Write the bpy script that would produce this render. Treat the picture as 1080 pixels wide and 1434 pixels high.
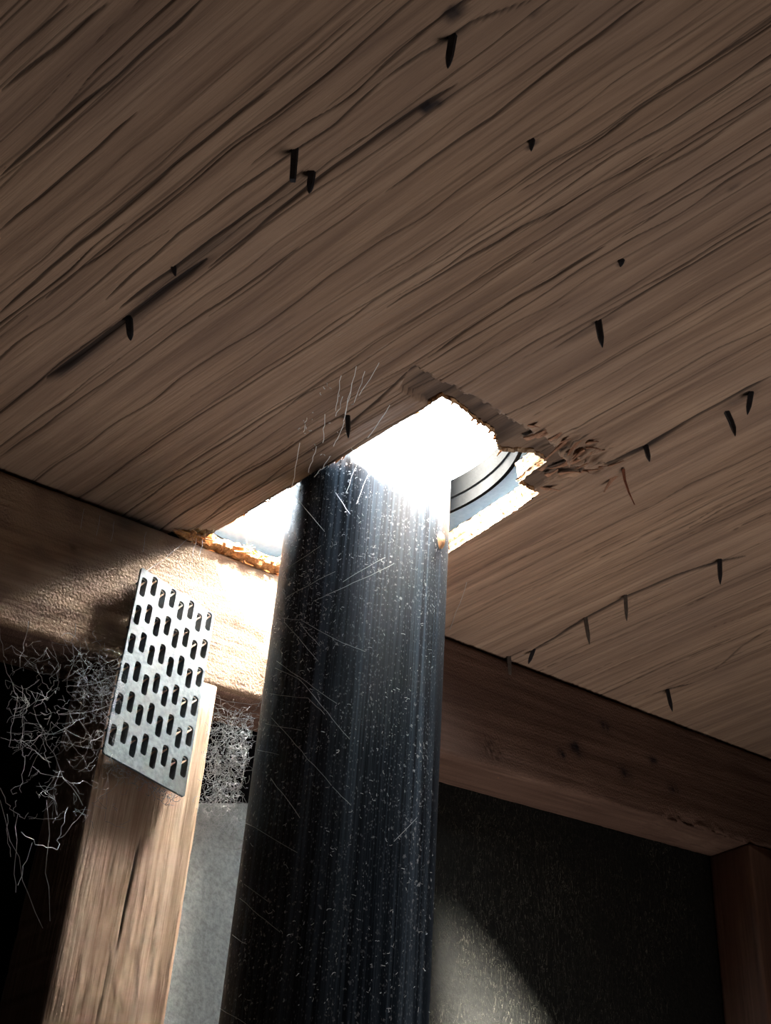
import bpy, bmesh, math, random
import numpy as np
from mathutils import Matrix, Vector

for o in list(bpy.data.objects):
    bpy.data.objects.remove(o, do_unlink=True)
C = bpy.context.scene
col = C.collection

# ------------------------------------------------------------------ camera
# world axes: X up the slope of the roof (in plan), Y along the plywood grain, Z up; metres; the camera is the origin
WM = np.array([[0.6736599, 0.5111513, 0.5337665],
               [-0.7367161, 0.4072155, 0.5398379],
               [0.0585808, -0.7569015, 0.6508981]])      # rows: world X, Y, Z in camera axes (right, down, forward)
FPX = 2100.0
cam_d = bpy.data.cameras.new('camera')
cam = bpy.data.objects.new('camera', cam_d)
col.objects.link(cam)
rt, dn, fw = WM[:, 0], WM[:, 1], WM[:, 2]
cm = Matrix.Identity(4)
for i in range(3):
    cm[i][0], cm[i][1], cm[i][2] = rt[i], -dn[i], -fw[i]
cam.matrix_world = cm
cam_d.sensor_fit = 'HORIZONTAL'
cam_d.sensor_width = 36.0
cam_d.lens = 36.0 * FPX / 1080.0
cam_d.clip_start = 0.01
C.camera = cam

# ------------------------------------------------------------------ light
w = bpy.data.worlds.new('sky')
C.world = w
w.use_nodes = True
bg = w.node_tree.nodes['Background']
bg.inputs[0].default_value = (0.80, 0.91, 1.0, 1)
bg.inputs[1].default_value = 65.0
FILL_W = 1.6          # power of the fill lamp added under the floor to brighten the ceiling
sun_d = bpy.data.lights.new('sun', 'SUN')
sun_d.energy = 260.0
sun_d.color = (1.0, 0.93, 0.82)
sun_d.angle = math.radians(40)      # a veiled sun: broad and soft
sun = bpy.data.objects.new('sun', sun_d)
col.objects.link(sun)
SUN_DIR = Vector((-0.5, 0.22, -1.0)).normalized()
# second sun, added from the other side to light the right gable wall
sun2_d = bpy.data.lights.new('added_sun', 'SUN')
sun2_d.energy = 680.0
sun2_d.color = (1.0, 0.97, 0.88)
sun2_d.angle = math.radians(18)
sun2 = bpy.data.objects.new('added_sun', sun2_d)
col.objects.link(sun2)
SUN2_DIR = Vector((1.0, 0.60, -0.98)).normalized()
sun2.rotation_euler = (-SUN2_DIR).to_track_quat('Z', 'Y').to_euler()
sun.rotation_euler = (-SUN_DIR).to_track_quat('Z', 'Y').to_euler()

C.view_settings.view_transform = 'Standard'
C.view_settings.look = 'None'
C.view_settings.gamma = 1.0
C.view_settings.use_curve_mapping = False
C.view_settings.exposure = 0.0
C.cycles.use_denoising = True
C.cycles.max_bounces = 14
C.cycles.diffuse_bounces = 8
C.cycles.glossy_bounces = 6
C.cycles.sample_clamp_indirect = 20.0

# ------------------------------------------------------------------ frames and helpers
random.seed(7)
RNG = np.random.default_rng(7)
AX = np.array([0.434, 0.452])                       # pipe axis in plan
P0 = np.array([AX[0], AX[1], 0.545])                # pipe axis where it meets the underside of the deck
SL = math.radians(14.972)
RV = np.array([math.cos(SL), 0, math.sin(SL)])      # up the slope
GV = np.array([0., 1., 0.])                         # along the grain
NV = np.array([-math.sin(SL), 0, math.cos(SL)])     # out of the roof
PIPE_R = 0.0445
BEAM_Y = 0.5413
WALL_Y = 0.5795


def frame(o=P0):
    m = Matrix.Identity(4)
    for i in range(3):
        m[i][0], m[i][1], m[i][2], m[i][3] = RV[i], GV[i], NV[i], o[i]
    return m


def ray(x, y):
    return WM @ np.array([(x - 540) / FPX, (y - 717) / FPX, 1.0])


def on_deck(x, y, off=0.0):
    d = ray(x, y)
    return d * (np.dot(P0 + off * NV, NV) / np.dot(d, NV))


def on_y(x, y, Y):
    d = ray(x, y)
    return d * Y / d[1]


def on_pipe(x, y, r=PIPE_R + 0.0004):
    d = ray(x, y)
    a = d[0] ** 2 + d[1] ** 2
    b = -2 * (d[0] * AX[0] + d[1] * AX[1])
    c = AX @ AX - r * r
    disc = b * b - 4 * a * c
    if disc < 0:
        return None
    return d * ((-b - math.sqrt(disc)) / (2 * a))


def st(p):
    q = np.asarray(p) - P0
    return np.array([q @ RV, q[1]])


def world_of(s, t, off=0.0):
    return P0 + s * RV + t * GV + off * NV


def link(name, me, mats=None, parent=None, mw=None):
    o = bpy.data.objects.new(name, me)
    col.objects.link(o)
    for m in (mats if isinstance(mats, (list, tuple)) else [mats]):
        if m:
            me.materials.append(m)
    if mw is not None:
        o.matrix_world = mw
    if parent is not None:
        o.parent = parent
    return o


def mesh_np(name, V, F, smooth=False):
    """V (n,3), F list of index tuples or an (m,4) / (m,3) array"""
    me = bpy.data.meshes.new(name)
    V = np.asarray(V, dtype=np.float32)
    if isinstance(F, np.ndarray):
        k = F.shape[1]
        me.vertices.add(len(V))
        me.vertices.foreach_set('co', V.ravel())
        me.loops.add(F.size)
        me.loops.foreach_set('vertex_index', F.ravel().astype(np.int32))
        me.polygons.add(len(F))
        me.polygons.foreach_set('loop_start', np.arange(0, F.size, k, dtype=np.int32))
        me.polygons.foreach_set('loop_total', np.full(len(F), k, dtype=np.int32))
        me.update(calc_edges=True)
    else:
        me.from_pydata([tuple(map(float, v)) for v in V], [], F)
    me.validate()
    if smooth:
        me.polygons.foreach_set('use_smooth', np.ones(len(me.polygons), dtype=bool))
    me.update()
    return me


def tag(o, label=None, cat=None, group=None, kind=None):
    if label:
        o['label'] = label
    if cat:
        o['category'] = cat
    if group:
        o['group'] = group
    if kind:
        o['kind'] = kind
    return o


def empty(name, mw):
    o = bpy.data.objects.new(name, None)
    o.empty_display_size = 0.02
    col.objects.link(o)
    o.matrix_world = mw
    return o


def loc_m(p):
    return Matrix.Translation(Vector([float(v) for v in p]))


def vnoise(x, y, seed=0):
    """smooth 2-D value noise in -1..1"""
    tab = np.random.default_rng(seed).random((257, 257)) * 2 - 1
    xi, yi = np.floor(x).astype(int), np.floor(y).astype(int)
    fx, fy = x - xi, y - yi
    fx = fx * fx * (3 - 2 * fx)
    fy = fy * fy * (3 - 2 * fy)
    a = tab[xi % 256, yi % 256]
    b = tab[(xi + 1) % 256, yi % 256]
    c = tab[xi % 256, (yi + 1) % 256]
    d = tab[(xi + 1) % 256, (yi + 1) % 256]
    return (a * (1 - fx) + b * fx) * (1 - fy) + (c * (1 - fx) + d * fx) * fy


def tubes(strands, r, sides=3):
    """list of polylines -> one tube mesh (V, F)"""
    V, F = [], []
    for S in strands:
        S = [np.asarray(p, float) for p in S]
        base = len(V)
        n = len(S)
        for i, p in enumerate(S):
            d = S[min(i + 1, n - 1)] - S[max(i - 1, 0)]
            d = d / (np.linalg.norm(d) + 1e-12)
            u = np.cross(d, [0.31, 0.52, 0.79])
            u /= np.linalg.norm(u) + 1e-12
            v = np.cross(d, u)
            rr = (r if np.isscalar(r) else r(i / (n - 1)))
            for k in range(sides):
                a = 2 * math.pi * k / sides
                V.append(p + rr * (math.cos(a) * u + math.sin(a) * v))
        for i in range(n - 1):
            for k in range(sides):
                k2 = (k + 1) % sides
                F.append((base + i * sides + k, base + i * sides + k2, base + (i + 1) * sides + k2, base + (i + 1) * sides + k))
        F.append(tuple(base + k for k in reversed(range(sides))))
        F.append(tuple(base + (n - 1) * sides + k for k in range(sides)))
    return V, F


# ------------------------------------------------------------------ materials
class NT:
    def __init__(s, name):
        s.m = bpy.data.materials.new(name)
        s.m.use_nodes = True
        s.t = s.m.node_tree
        s.b = s.t.nodes['Principled BSDF']
        s.b.inputs['Specular IOR Level'].default_value = 0.3

    def n(s, typ, **kw):
        nd = s.t.nodes.new(typ)
        for k, v in kw.items():
            if k.startswith('i_'):
                nd.inputs[k[2:].replace('_', ' ')].default_value = v
            else:
                setattr(nd, k, v)
        return nd

    def l(s, a, b):
        s.t.links.new(a, b)

    def coords(s, scale=(1, 1, 1), loc=(0, 0, 0)):
        tc = s.n('ShaderNodeTexCoord')
        mp = s.n('ShaderNodeMapping')
        mp.inputs['Scale'].default_value = scale
        mp.inputs['Location'].default_value = loc
        s.l(tc.outputs['Object'], mp.inputs[0])
        return mp.outputs[0]

    def noise(s, vec, scale, detail=4, rough=0.55, dist=0.0):
        nd = s.n('ShaderNodeTexNoise')
        nd.inputs['Scale'].default_value = scale
        nd.inputs['Detail'].default_value = detail
        nd.inputs['Roughness'].default_value = rough
        nd.inputs['Distortion'].default_value = dist
        s.l(vec, nd.inputs['Vector'])
        return nd.outputs[0]

    def voro(s, vec, scale, feature='F1', out=0):
        nd = s.n('ShaderNodeTexVoronoi')
        nd.feature = feature
        nd.inputs['Scale'].default_value = scale
        s.l(vec, nd.inputs['Vector'])
        return nd.outputs[out]

    def ramp(s, fac, stops, interp='LINEAR'):
        nd = s.n('ShaderNodeValToRGB')
        cr = nd.color_ramp
        cr.interpolation = interp
        while len(cr.elements) < len(stops):
            cr.elements.new(0.5)
        for e, (p, c) in zip(cr.elements, stops):
            e.position = p
            e.color = (c, c, c, 1) if np.isscalar(c) else (*c, 1)
        s.l(fac, nd.inputs[0])
        return nd.outputs[0]

    def math(s, op, a, b=None, clamp=False):
        nd = s.n('ShaderNodeMath', operation=op, use_clamp=clamp)
        for i, v in enumerate((a, b)):
            if v is None:
                continue
            if isinstance(v, (int, float)):
                nd.inputs[i].default_value = v
            else:
                s.l(v, nd.inputs[i])
        return nd.outputs[0]

    def mix(s, fac, a, b, blend='MIX'):
        nd = s.n('ShaderNodeMixRGB', blend_type=blend)
        for i, v in enumerate((fac, a, b)):
            if isinstance(v, (int, float)):
                nd.inputs[i].default_value = v if i == 0 else (v, v, v, 1)
            elif isinstance(v, tuple):
                nd.inputs[i].default_value = (*v, 1)
            else:
                s.l(v, nd.inputs[i])
        return nd.outputs[0]

    def attr(s, name):
        nd = s.n('ShaderNodeAttribute')
        nd.attribute_name = name
        return nd.outputs['Fac']

    def bump(s, h, strength, dist):
        nd = s.n('ShaderNodeBump')
        nd.inputs['Strength'].default_value = strength
        nd.inputs['Distance'].default_value = dist
        s.l(h, nd.inputs['Height'])
        s.l(nd.outputs[0], s.b.inputs['Normal'])
        return nd

    def color(s, c):
        if isinstance(c, tuple):
            s.b.inputs['Base Color'].default_value = (*c, 1)
        else:
            s.l(c, s.b.inputs['Base Color'])

    def rough(s, v):
        if isinstance(v, (int, float)):
            s.b.inputs['Roughness'].default_value = v
        else:
            s.l(v, s.b.inputs['Roughness'])


def wood_mat(name, axis, dark, mid, light, scale=1.0, bump=0.5, bdist=0.0006, rough=0.75, stain=None, attrs=False, patch=8.0, fuzz=0.0):
    """grain runs along the object's own axis 0 / 1 / 2"""
    k = NT(name)
    sc = [90 * scale] * 3
    sc[axis] = 3.5 * scale
    fine = [420 * scale] * 3
    fine[axis] = 14 * scale
    v1, v2, v3 = k.coords(tuple(sc)), k.coords(tuple(fine)), k.coords((patch, patch, patch))
    g = k.noise(v1, 1.0, 5, 0.6, 0.6)
    f = k.noise(v2, 1.0, 3, 0.6, 0.2)
    p = k.noise(v3, 1.0, 4, 0.6)
    c = k.ramp(g, [(0.28, dark), (0.5, mid), (0.75, light)])
    c = k.mix(0.55, c, k.ramp(f, [(0.3, tuple(0.55 * x for x in mid)), (0.6, light)]), 'MULTIPLY') if False else c
    c = k.mix(k.math('MULTIPLY', k.ramp(f, [(0.30, 1.0), (0.52, 0.0)]), 0.7), c, dark)
    c = k.mix(k.ramp(p, [(0.35, 0.38), (0.65, 0.0)]), c, stain or dark)
    if attrs:
        c = k.mix(k.attr('crack'), c, (0.010, 0.006, 0.005))
        c = k.mix(k.attr('stain'), c, (0.012, 0.010, 0.014))  # stains and knots, also the painted shade on the post's left side
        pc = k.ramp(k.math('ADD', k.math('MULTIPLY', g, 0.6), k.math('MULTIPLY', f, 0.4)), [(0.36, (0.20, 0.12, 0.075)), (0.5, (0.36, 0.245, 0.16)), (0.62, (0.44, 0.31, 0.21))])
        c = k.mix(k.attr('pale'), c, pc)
        c = k.mix(k.attr('crack'), c, (0.010, 0.006, 0.005))
    k.color(c)
    k.rough(rough)
    h = k.math('ADD', k.math('MULTIPLY', g, 0.8), k.math('MULTIPLY', f, 0.5))
    if fuzz:
        k.b.inputs['Specular IOR Level'].default_value = 0.08
        z = k.noise(k.coords((620, 620, 620)), 1.0, 3, 0.7)
        h = k.math('ADD', h, k.math('MULTIPLY', z, fuzz))
    k.bump(h, bump, bdist)
    return k.m


M = {}
M['deck'] = wood_mat('plywood', 1, (0.185, 0.115, 0.078), (0.32, 0.212, 0.145), (0.43, 0.30, 0.21), 1.0, 1.0, 0.0016, 0.8, stain=(0.16, 0.110, 0.095), attrs=True)
M['beam'] = wood_mat('brown_timber', 0, (0.075, 0.042, 0.032), (0.155, 0.092, 0.068), (0.23, 0.145, 0.11), 0.7, 0.9, 0.0013, 0.75, attrs=True, patch=14, fuzz=1.1)
M['post'] = wood_mat('pine_timber', 2, (0.40, 0.22, 0.12), (0.60, 0.38, 0.23), (0.70, 0.49, 0.32), 0.8, 0.6, 0.0006, 0.7, stain=(0.42, 0.26, 0.16), attrs=True, patch=10)


def ply_edge():
    k = NT('ply_edge')
    v = k.coords((160, 160, 60))
    f = k.noise(v, 1.0, 4, 0.7)
    vz = k.coords((30, 30, 330))
    z = k.noise(vz, 1.0, 2, 0.5)
    c = k.ramp(z, [(0.35, (0.30, 0.12, 0.04)), (0.5, (0.55, 0.33, 0.17)), (0.62, (0.62, 0.45, 0.30))])
    c = k.mix(k.ramp(f, [(0.38, 1.0), (0.48, 0.0)]), c, (0.10, 0.035, 0.015))
    k.color(c)
    k.rough(0.9)
    k.bump(f, 1.0, 0.002)
    return k.m


M['ply_edge'] = ply_edge()


def fibre(name, a, b):
    k = NT(name)
    f = k.noise(k.coords((260, 260, 260)), 1.0, 4, 0.7)
    k.color(k.ramp(f, [(0.3, a), (0.65, b)]))
    k.rough(0.9)
    k.bump(f, 1.0, 0.0015)
    return k.m


M['fibre'] = fibre('torn_wood_fibre', (0.22, 0.07, 0.02), (0.62, 0.32, 0.13))
M['shard'] = fibre('wood_shard', (0.16, 0.075, 0.045), (0.40, 0.22, 0.14))
M['redshard'] = fibre('red_wood_shard', (0.10, 0.03, 0.018), (0.26, 0.09, 0.05))


def pipe_mat():
    k = NT('dusty_black_plastic')
    st_ = k.noise(k.coords((260, 260, 2.2)), 1.0, 4, 0.7, 0.3)      # vertical wipe marks in the dust
    wide = k.noise(k.coords((55, 55, 1.0)), 1.0, 3, 0.6)
    wob = k.n('ShaderNodeTexNoise')
    wob.inputs['Scale'].default_value = 700.0
    wob.inputs['Detail'].default_value = 2.0
    tcw = k.n('ShaderNodeTexCoord')
    k.l(tcw.outputs['Object'], wob.inputs['Vector'])
    va = k.n('ShaderNodeVectorMath', operation='SCALE')
    k.l(wob.outputs['Color'], va.inputs[0])
    va.inputs['Scale'].default_value = 0.0035
    vb = k.n('ShaderNodeVectorMath', operation='ADD')
    k.l(tcw.outputs['Object'], vb.inputs[0])
    k.l(va.outputs[0], vb.inputs[1])
    vm = k.n('ShaderNodeMapping')
    vm.inputs['Scale'].default_value = (420, 420, 330)
    k.l(vb.outputs[0], vm.inputs[0])
    sp = k.voro(vm.outputs[0], 1.0)
    spc = k.voro(vm.outputs[0], 1.0, out=1)
    sp = k.math('ADD', sp, k.math('MULTIPLY', k.ramp(spc, [(0.2, 0.0), (0.8, 1.0)]), 0.22))
    blot = k.noise(k.coords((22, 22, 12)), 1.0, 4, 0.6)
    sp2 = k.voro(k.coords((900, 900, 420)), 1.0)
    fine = k.noise(k.coords((900, 900, 6)), 1.0, 3, 0.7, 0.2)
    dust = k.math('MULTIPLY', k.ramp(st_, [(0.45, 0.0), (0.62, 1.0)]), k.ramp(wide, [(0.35, 0.12), (0.62, 1.0)]))
    dust = k.math('ADD', k.math('MULTIPLY', dust, 0.7), k.math('MULTIPLY', k.ramp(fine, [(0.45, 0.0), (0.7, 1.0)]), 0.35))
    speck = k.math('MULTIPLY', k.ramp(sp, [(0.20, 1.0), (0.32, 0.0)]), k.ramp(blot, [(0.42, 0.0), (0.60, 1.0)]))
    speck2 = k.math('MULTIPLY', k.ramp(sp2, [(0.14, 1.0), (0.30, 0.0)]), k.ramp(wide, [(0.4, 0.15), (0.6, 0.9)]))
    c = k.mix(k.math('MULTIPLY', dust, 0.50), (0.005, 0.009, 0.015), (0.20, 0.27, 0.35))
    c = k.mix(k.math('MULTIPLY', speck2, 0.45), c, (0.44, 0.49, 0.54))
    c = k.mix(k.math('MULTIPLY', speck, 0.9), c, (0.66, 0.69, 0.72))
    k.color(c)
    k.rough(k.ramp(dust, [(0.0, 0.42), (1.0, 0.7)]))
    k.b.inputs['Specular IOR Level'].default_value = 0.14
    k.bump(k.math('ADD', speck, k.math('MULTIPLY', st_, 0.3)), 0.35, 0.0004)
    return k.m


M['pipe'] = pipe_mat()


def galv(name, a, b, metal, rough):
    k = NT(name)
    f = k.voro(k.coords((160, 160, 160)), 1.0, out=1)
    g = k.noise(k.coords((420, 420, 420)), 1.0, 4, 0.65)
    p = k.noise(k.coords((30, 30, 30)), 1.0, 4, 0.6)
    c = k.mix(k.ramp(g, [(0.35, 0.0), (0.7, 1.0)]), a, b)
    c = k.mix(k.ramp(p, [(0.48, 0.0), (0.68, 0.6)]), c, (0.13, 0.122, 0.108))
    k.color(c)
    k.b.inputs['Metallic'].default_value = metal
    k.rough(rough)
    k.bump(g, 0.35, 0.0004)
    return k.m


M['plate'] = galv('dusty_galvanised_steel', (0.085, 0.110, 0.128), (0.170, 0.208, 0.235), 0.25, 0.6)


def translucent_sheet():
    k = NT('translucent_flashing')
    f = k.noise(k.coords((300, 300, 300)), 1.0, 4, 0.65)
    c = k.ramp(f, [(0.3, (0.58, 0.67, 0.72)), (0.7, (0.74, 0.81, 0.85))])
    k.color(c)
    k.rough(0.6)
    tr = k.n('ShaderNodeBsdfTranslucent')
    k.l(c, tr.inputs[0])
    mx = k.n('ShaderNodeMixShader')
    mx.inputs[0].default_value = 0.05
    k.l(k.b.outputs[0], mx.inputs[1])
    k.l(tr.outputs[0], mx.inputs[2])
    k.l(mx.outputs[0], k.t.nodes['Material Output'].inputs[0])
    return k.m


M['flash'] = translucent_sheet()


def plain(name, c, rough=0.7, metal=0.0, spec=0.3, var=0.25, sc=60, bump=0.4, bd=0.0008):
    k = NT(name)
    f = k.noise(k.coords((sc, sc, sc)), 1.0, 5, 0.65)
    k.color(k.ramp(f, [(0.3, tuple(x * (1 - var) for x in c)), (0.7, tuple(min(1, x * (1 + var)) for x in c))]))
    k.rough(rough)
    k.b.inputs['Metallic'].default_value = metal
    k.b.inputs['Specular IOR Level'].default_value = spec
    k.bump(f, bump, bd)
    return k.m


M['rubber'] = plain('grey_collar', (0.009, 0.009, 0.009), 0.9, spec=0.06)
M['nail'] = plain('rusty_nail_steel', (0.030, 0.030, 0.036), 0.55, 0.5, sc=400)
M['nailbright'] = plain('dull_nail_steel', (0.13, 0.115, 0.105), 0.5, 0.5, sc=400)
M['web'] = plain('dusty_cobweb', (0.44, 0.46, 0.47), 0.9, sc=200, var=0.15, bump=0)
M['webpale'] = plain('pale_dusty_thread', (0.72, 0.75, 0.77), 0.9, sc=200, var=0.1, bump=0)
M['felt_shade'] = plain('black_felt_and_shade', (0.005, 0.005, 0.006), 0.95, spec=0.02, sc=80)  # felt; on the upper gable it paints the beam's shadow
M['insul'] = plain('loose_insulation', (0.30, 0.26, 0.22), 0.95, sc=25, bump=1, bd=0.02)
M['shingle'] = plain('asphalt_shingle', (0.10, 0.10, 0.10), 0.95, sc=300)
M['resin'] = plain('amber_resin', (0.55, 0.30, 0.16), 0.35, sc=200)


def board_mat():
    k = NT('grey_fibreboard')
    v = k.coords((1, 1, 1))
    f = k.noise(k.coords((300, 300, 300)), 1.0, 5, 0.7)
    b = k.noise(k.coords((9, 9, 9)), 1.0, 3, 0.6)
    hair = k.noise(k.coords((240, 240, 60)), 1.0, 2, 0.5, 2.0)
    line = k.ramp(hair, [(0.485, 0.0), (0.5, 1.0), (0.515, 0.0)])
    c = k.ramp(f, [(0.3, (0.009, 0.009, 0.0085)), (0.7, (0.022, 0.021, 0.019))])
    c = k.mix(k.math('MULTIPLY', line, k.ramp(b, [(0.4, 0.05), (0.65, 0.6)])), c, (0.34, 0.32, 0.25))
    k.b.inputs['Specular IOR Level'].default_value = 0.05
    k.color(c)
    k.rough(0.95)
    k.bump(k.math('ADD', f, line), 0.6, 0.0012)
    return k.m


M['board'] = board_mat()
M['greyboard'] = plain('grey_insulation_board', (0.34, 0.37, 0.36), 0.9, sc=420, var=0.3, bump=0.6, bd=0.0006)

# ------------------------------------------------------------------ the deck seen from below: relief is real geometry
DECK_T = 0.0127
S_LO, S_HI, T_LO, T_HI = -0.46, 0.72, -0.47, 0.1275
HX0, HX1, HT0, HT1 = -0.0455, 0.0875, -0.0905, 0.0985       # the cut hole


def poly_st(pts):
    return np.array([st(on_deck(x, y)) for x, y in pts])


# near end of the hole: the torn outline, from the left edge to the right edge
NEAR = poly_st([(619, 556), (640, 566), (668, 590), (692, 606), (698, 630), (712, 633), (748, 634), (766, 647), (745, 661), (727, 676), (741, 684), (757, 690)])
HOLE = [(HX0, HT1), (HX0, 0.03)] + [tuple(p) for p in NEAR] + [(NEAR[-1][0] + 0.004, NEAR[-1][1] + 0.02), (HX1, 0.03), (HX1 + 0.002, HT1)]
HOLE = np.array(HOLE)


def inside(poly, X, Y):
    r = np.zeros(X.shape, bool)
    n = len(poly)
    for i in range(n):
        x0, y0 = poly[i]
        x1, y1 = poly[(i + 1) % n]
        if y0 == y1:
            continue
        c = ((y0 > Y) != (y1 > Y)) & (X < (x1 - x0) * (Y - y0) / (y1 - y0) + x0)
        r ^= c
    return r


def seg_dist(X, Y, poly, closed=True):
    d = np.full(X.shape, 9.0)
    n = len(poly)
    for i in range(n if closed else n - 1):
        a, b = np.array(poly[i]), np.array(poly[(i + 1) % n])
        ab = b - a
        u = np.clip(((X - a[0]) * ab[0] + (Y - a[1]) * ab[1]) / (ab @ ab + 1e-12), 0, 1)
        d = np.minimum(d, np.hypot(X - a[0] - u * ab[0], Y - a[1] - u * ab[1]))
    return d


sg = np.concatenate([np.arange(S_LO, -0.06, 0.0004), np.arange(-0.06, 0.12, 0.0005), np.arange(0.12, S_HI, 0.0009)])
tg = np.concatenate([np.arange(T_LO, -0.13, 0.0030), np.arange(-0.13, 0.105, 0.0012), np.arange(0.105, T_HI + 0.001, 0.003)])
# snap one grid line to the two straight saw cuts
sg[np.argmin(abs(sg - HX0))] = HX0
sg[np.argmin(abs(sg - HX1))] = HX1
SG, TG = np.meshgrid(sg, tg, indexing='ij')

# grain wobble, so that nothing is a ruled line
WOB = 0.0022 * vnoise(TG * 7 + 3, SG * 9, 11) + 0.0012 * vnoise(TG * 25, SG * 30 + 5, 12)
U = SG + WOB
near_d = np.hypot(SG * 0.8, TG + 0.02)
relief = 0.00055 * vnoise(U * 330, TG * 6, 1) + 0.00030 * vnoise(U * 140, TG * 4 + 9, 2) + 0.0002 * vnoise(U * 800, TG * 22, 3)
relief *= 0.55 + 0.6 * (vnoise(U * 9, TG * 5, 4) * 0.5 + 0.5)
# long checks in the veneer, following the grain
crack = np.zeros_like(SG)
rc = random.Random(3)
lines = []
for i in range(300):
    s0 = rc.uniform(S_LO, 0.40)
    if s0 > -0.06 and rc.random() < 0.45:
        continue
    tc = rc.uniform(T_LO, T_HI)
    ln = rc.choice([0.03, 0.05, 0.08, 0.12, 0.2, 0.3])
    lines.append((s0, tc, ln, rc.uniform(0.00025, 0.0006), rc.uniform(0.25, 1.0) ** 1.3))
NAILLINE1 = poly_st([(70, 528), (182, 446), (300, 352), (412, 214), (520, 150), (632, 52)])
for (s0, tc, ln, wd, dp) in lines:
    e = np.clip(1 - np.abs(TG - tc) / ln, 0, 1)
    e = np.minimum(1, e * 2.5)
    u = np.abs(U + 0.0015 * vnoise(TG * 40, 0 * SG + s0 * 777, 5) - s0)
    crack = np.maximum(crack, dp * np.clip(1.4 - u / (wd * (0.4 + 0.6 * e)), 0, 1) * (e > 0))


def crack_poly(pts, wd, depth, wob=0.0008):
    """a split that runs through given points of the ceiling (s,t)"""
    global crack
    P = np.array(pts)
    o = np.argsort(P[:, 1])
    P = P[o]
    sc = np.interp(TG, P[:, 1], P[:, 0])
    inn = np.clip(np.minimum(TG - P[0, 1], P[-1, 1] - TG) / 0.012, 0, 1)
    u = np.abs(SG + wob * vnoise(TG * 60, SG * 0 + 3.3, 6) - sc)
    crack = np.maximum(crack, depth * np.clip(1.5 - u / (wd * (0.3 + 0.7 * inn) + 1e-6), 0, 1) * (inn > 0))


def stain_poly(pts, wd, amt):
    P = np.array(pts)
    P = P[np.argsort(P[:, 1])]
    sc = np.interp(TG, P[:, 1], P[:, 0])
    inn = np.clip(np.minimum(TG - P[0, 1], P[-1, 1] - TG) / 0.012, 0, 1)
    u = np.abs(SG - sc) / (wd * (0.35 + 0.65 * inn))
    return amt * inn * np.exp(-u * u) * (0.65 + 0.5 * vnoise(SG * 260, TG * 30, 8))


px = poly_st
crack_poly(px([(66, 532), (120, 492), (170, 455), (240, 400), (290, 362)]), 0.0013, 1.0)
crack_poly(px([(170, 432), (240, 378), (300, 332), (370, 285), (425, 240)]), 0.0008, 0.9)
crack_poly(px([(150, 420), (250, 325), (330, 268), (412, 212), (470, 172), (540, 110)]), 0.0006, 0.8)
crack_poly(px([(290, 375), (360, 320), (432, 262), (500, 210), (560, 170), (640, 118)]), 0.0008, 0.85)
crack_poly(px([(540, 110), (590, 75), (632, 52), (660, 32), (748, 0)]), 0.0007, 0.8)
crack_poly(px([(0, 247), (80, 175), (165, 108), (282, 0)]), 0.0008, 0.9)
crack_poly(px([(0, 325), (107, 232), (190, 160)]), 0.0006, 0.8)
crack_poly(px([(0, 127), (78, 68), (150, 5)]), 0.0007, 0.8)
crack_poly(px([(0, 90), (100, 5)]), 0.0006, 0.8)
crack_poly(px([(0, 437), (110, 345), (240, 235), (380, 122)]), 0.0007, 0.85)
crack_poly(px([(540, 432), (640, 372), (730, 320), (800, 285)]), 0.0006, 0.8)
crack_poly(px([(540, 267), (690, 165), (800, 78), (907, 0)]), 0.0006, 0.7)
crack_poly(px([(780, 487), (840, 447), (925, 397), (1000, 352), (1078, 306)]), 0.0007, 0.85)
crack_poly(px([(600, 500), (690, 440), (760, 398), (850, 345)]), 0.0006, 0.8)
crack_poly(px([(0, 640), (170, 520), (300, 430), (420, 345)]), 0.0005, 0.7)
crack_poly(px([(772, 655), (850, 648), (905, 626), (960, 592), (1020, 558), (1078, 528)]), 0.0013, 0.95)
crack_poly(px([(740, 915), (822, 866), (877, 836), (950, 806), (1010, 786), (1045, 778)]), 0.0014, 0.95)
crack_poly(px([(905, 975), (936, 966), (975, 956)]), 0.0010, 0.9)
crack_poly(px([(1000, 940), (1040, 905), (1078, 882)]), 0.0010, 0.5)
crack_poly(px([(420, 640), (487, 598), (530, 562), (577, 514)]), 0.0008, 0.8)
depth_crack = 0.0012 * crack
stain = np.zeros_like(SG)
stain = np.maximum(stain, stain_poly(px([(60, 540), (182, 452), (250, 392), (310, 350)]), 0.0030, 0.95))
stain = np.maximum(stain, stain_poly(px([(180, 436), (250, 378), (330, 320), (420, 258), (470, 225)]), 0.0042, 0.55))
stain = np.maximum(stain, stain_poly(px([(395, 278), (432, 252), (470, 225)]), 0.0030, 0.9))
stain = np.maximum(stain, stain_poly(px([(395, 222), (414, 212), (432, 200)]), 0.0018, 0.9))
stain = np.maximum(stain, stain_poly(px([(520, 205), (580, 158), (612, 142), (655, 116)]), 0.0040, 0.55))
stain = np.maximum(stain, stain_poly(px([(572, 165), (603, 149), (640, 122)]), 0.0026, 1.0))
stain = np.maximum(stain, stain_poly(px([(590, 80), (632, 52), (672, 30)]), 0.0024, 0.9))
stain = np.maximum(stain, stain_poly(px([(770, 490), (838, 452), (880, 428)]), 0.0028, 0.75))
stain = np.maximum(stain, stain_poly(px([(1000, 578), (1050, 550), (1078, 530)]), 0.0032, 0.95))
stain = np.maximum(stain, stain_poly(px([(860, 642), (905, 626), (940, 606)]), 0.0022, 0.8))
stain = np.maximum(stain, stain_poly(px([(985, 795), (1008, 786), (1040, 776)]), 0.0022, 0.9))
stain = np.maximum(stain, stain_poly(px([(920, 972), (936, 966), (960, 958)]), 0.0022, 0.9))
stain = np.maximum(stain, stain_poly(px([(470, 606), (487, 596), (520, 575)]), 0.0022, 0.7))
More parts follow.
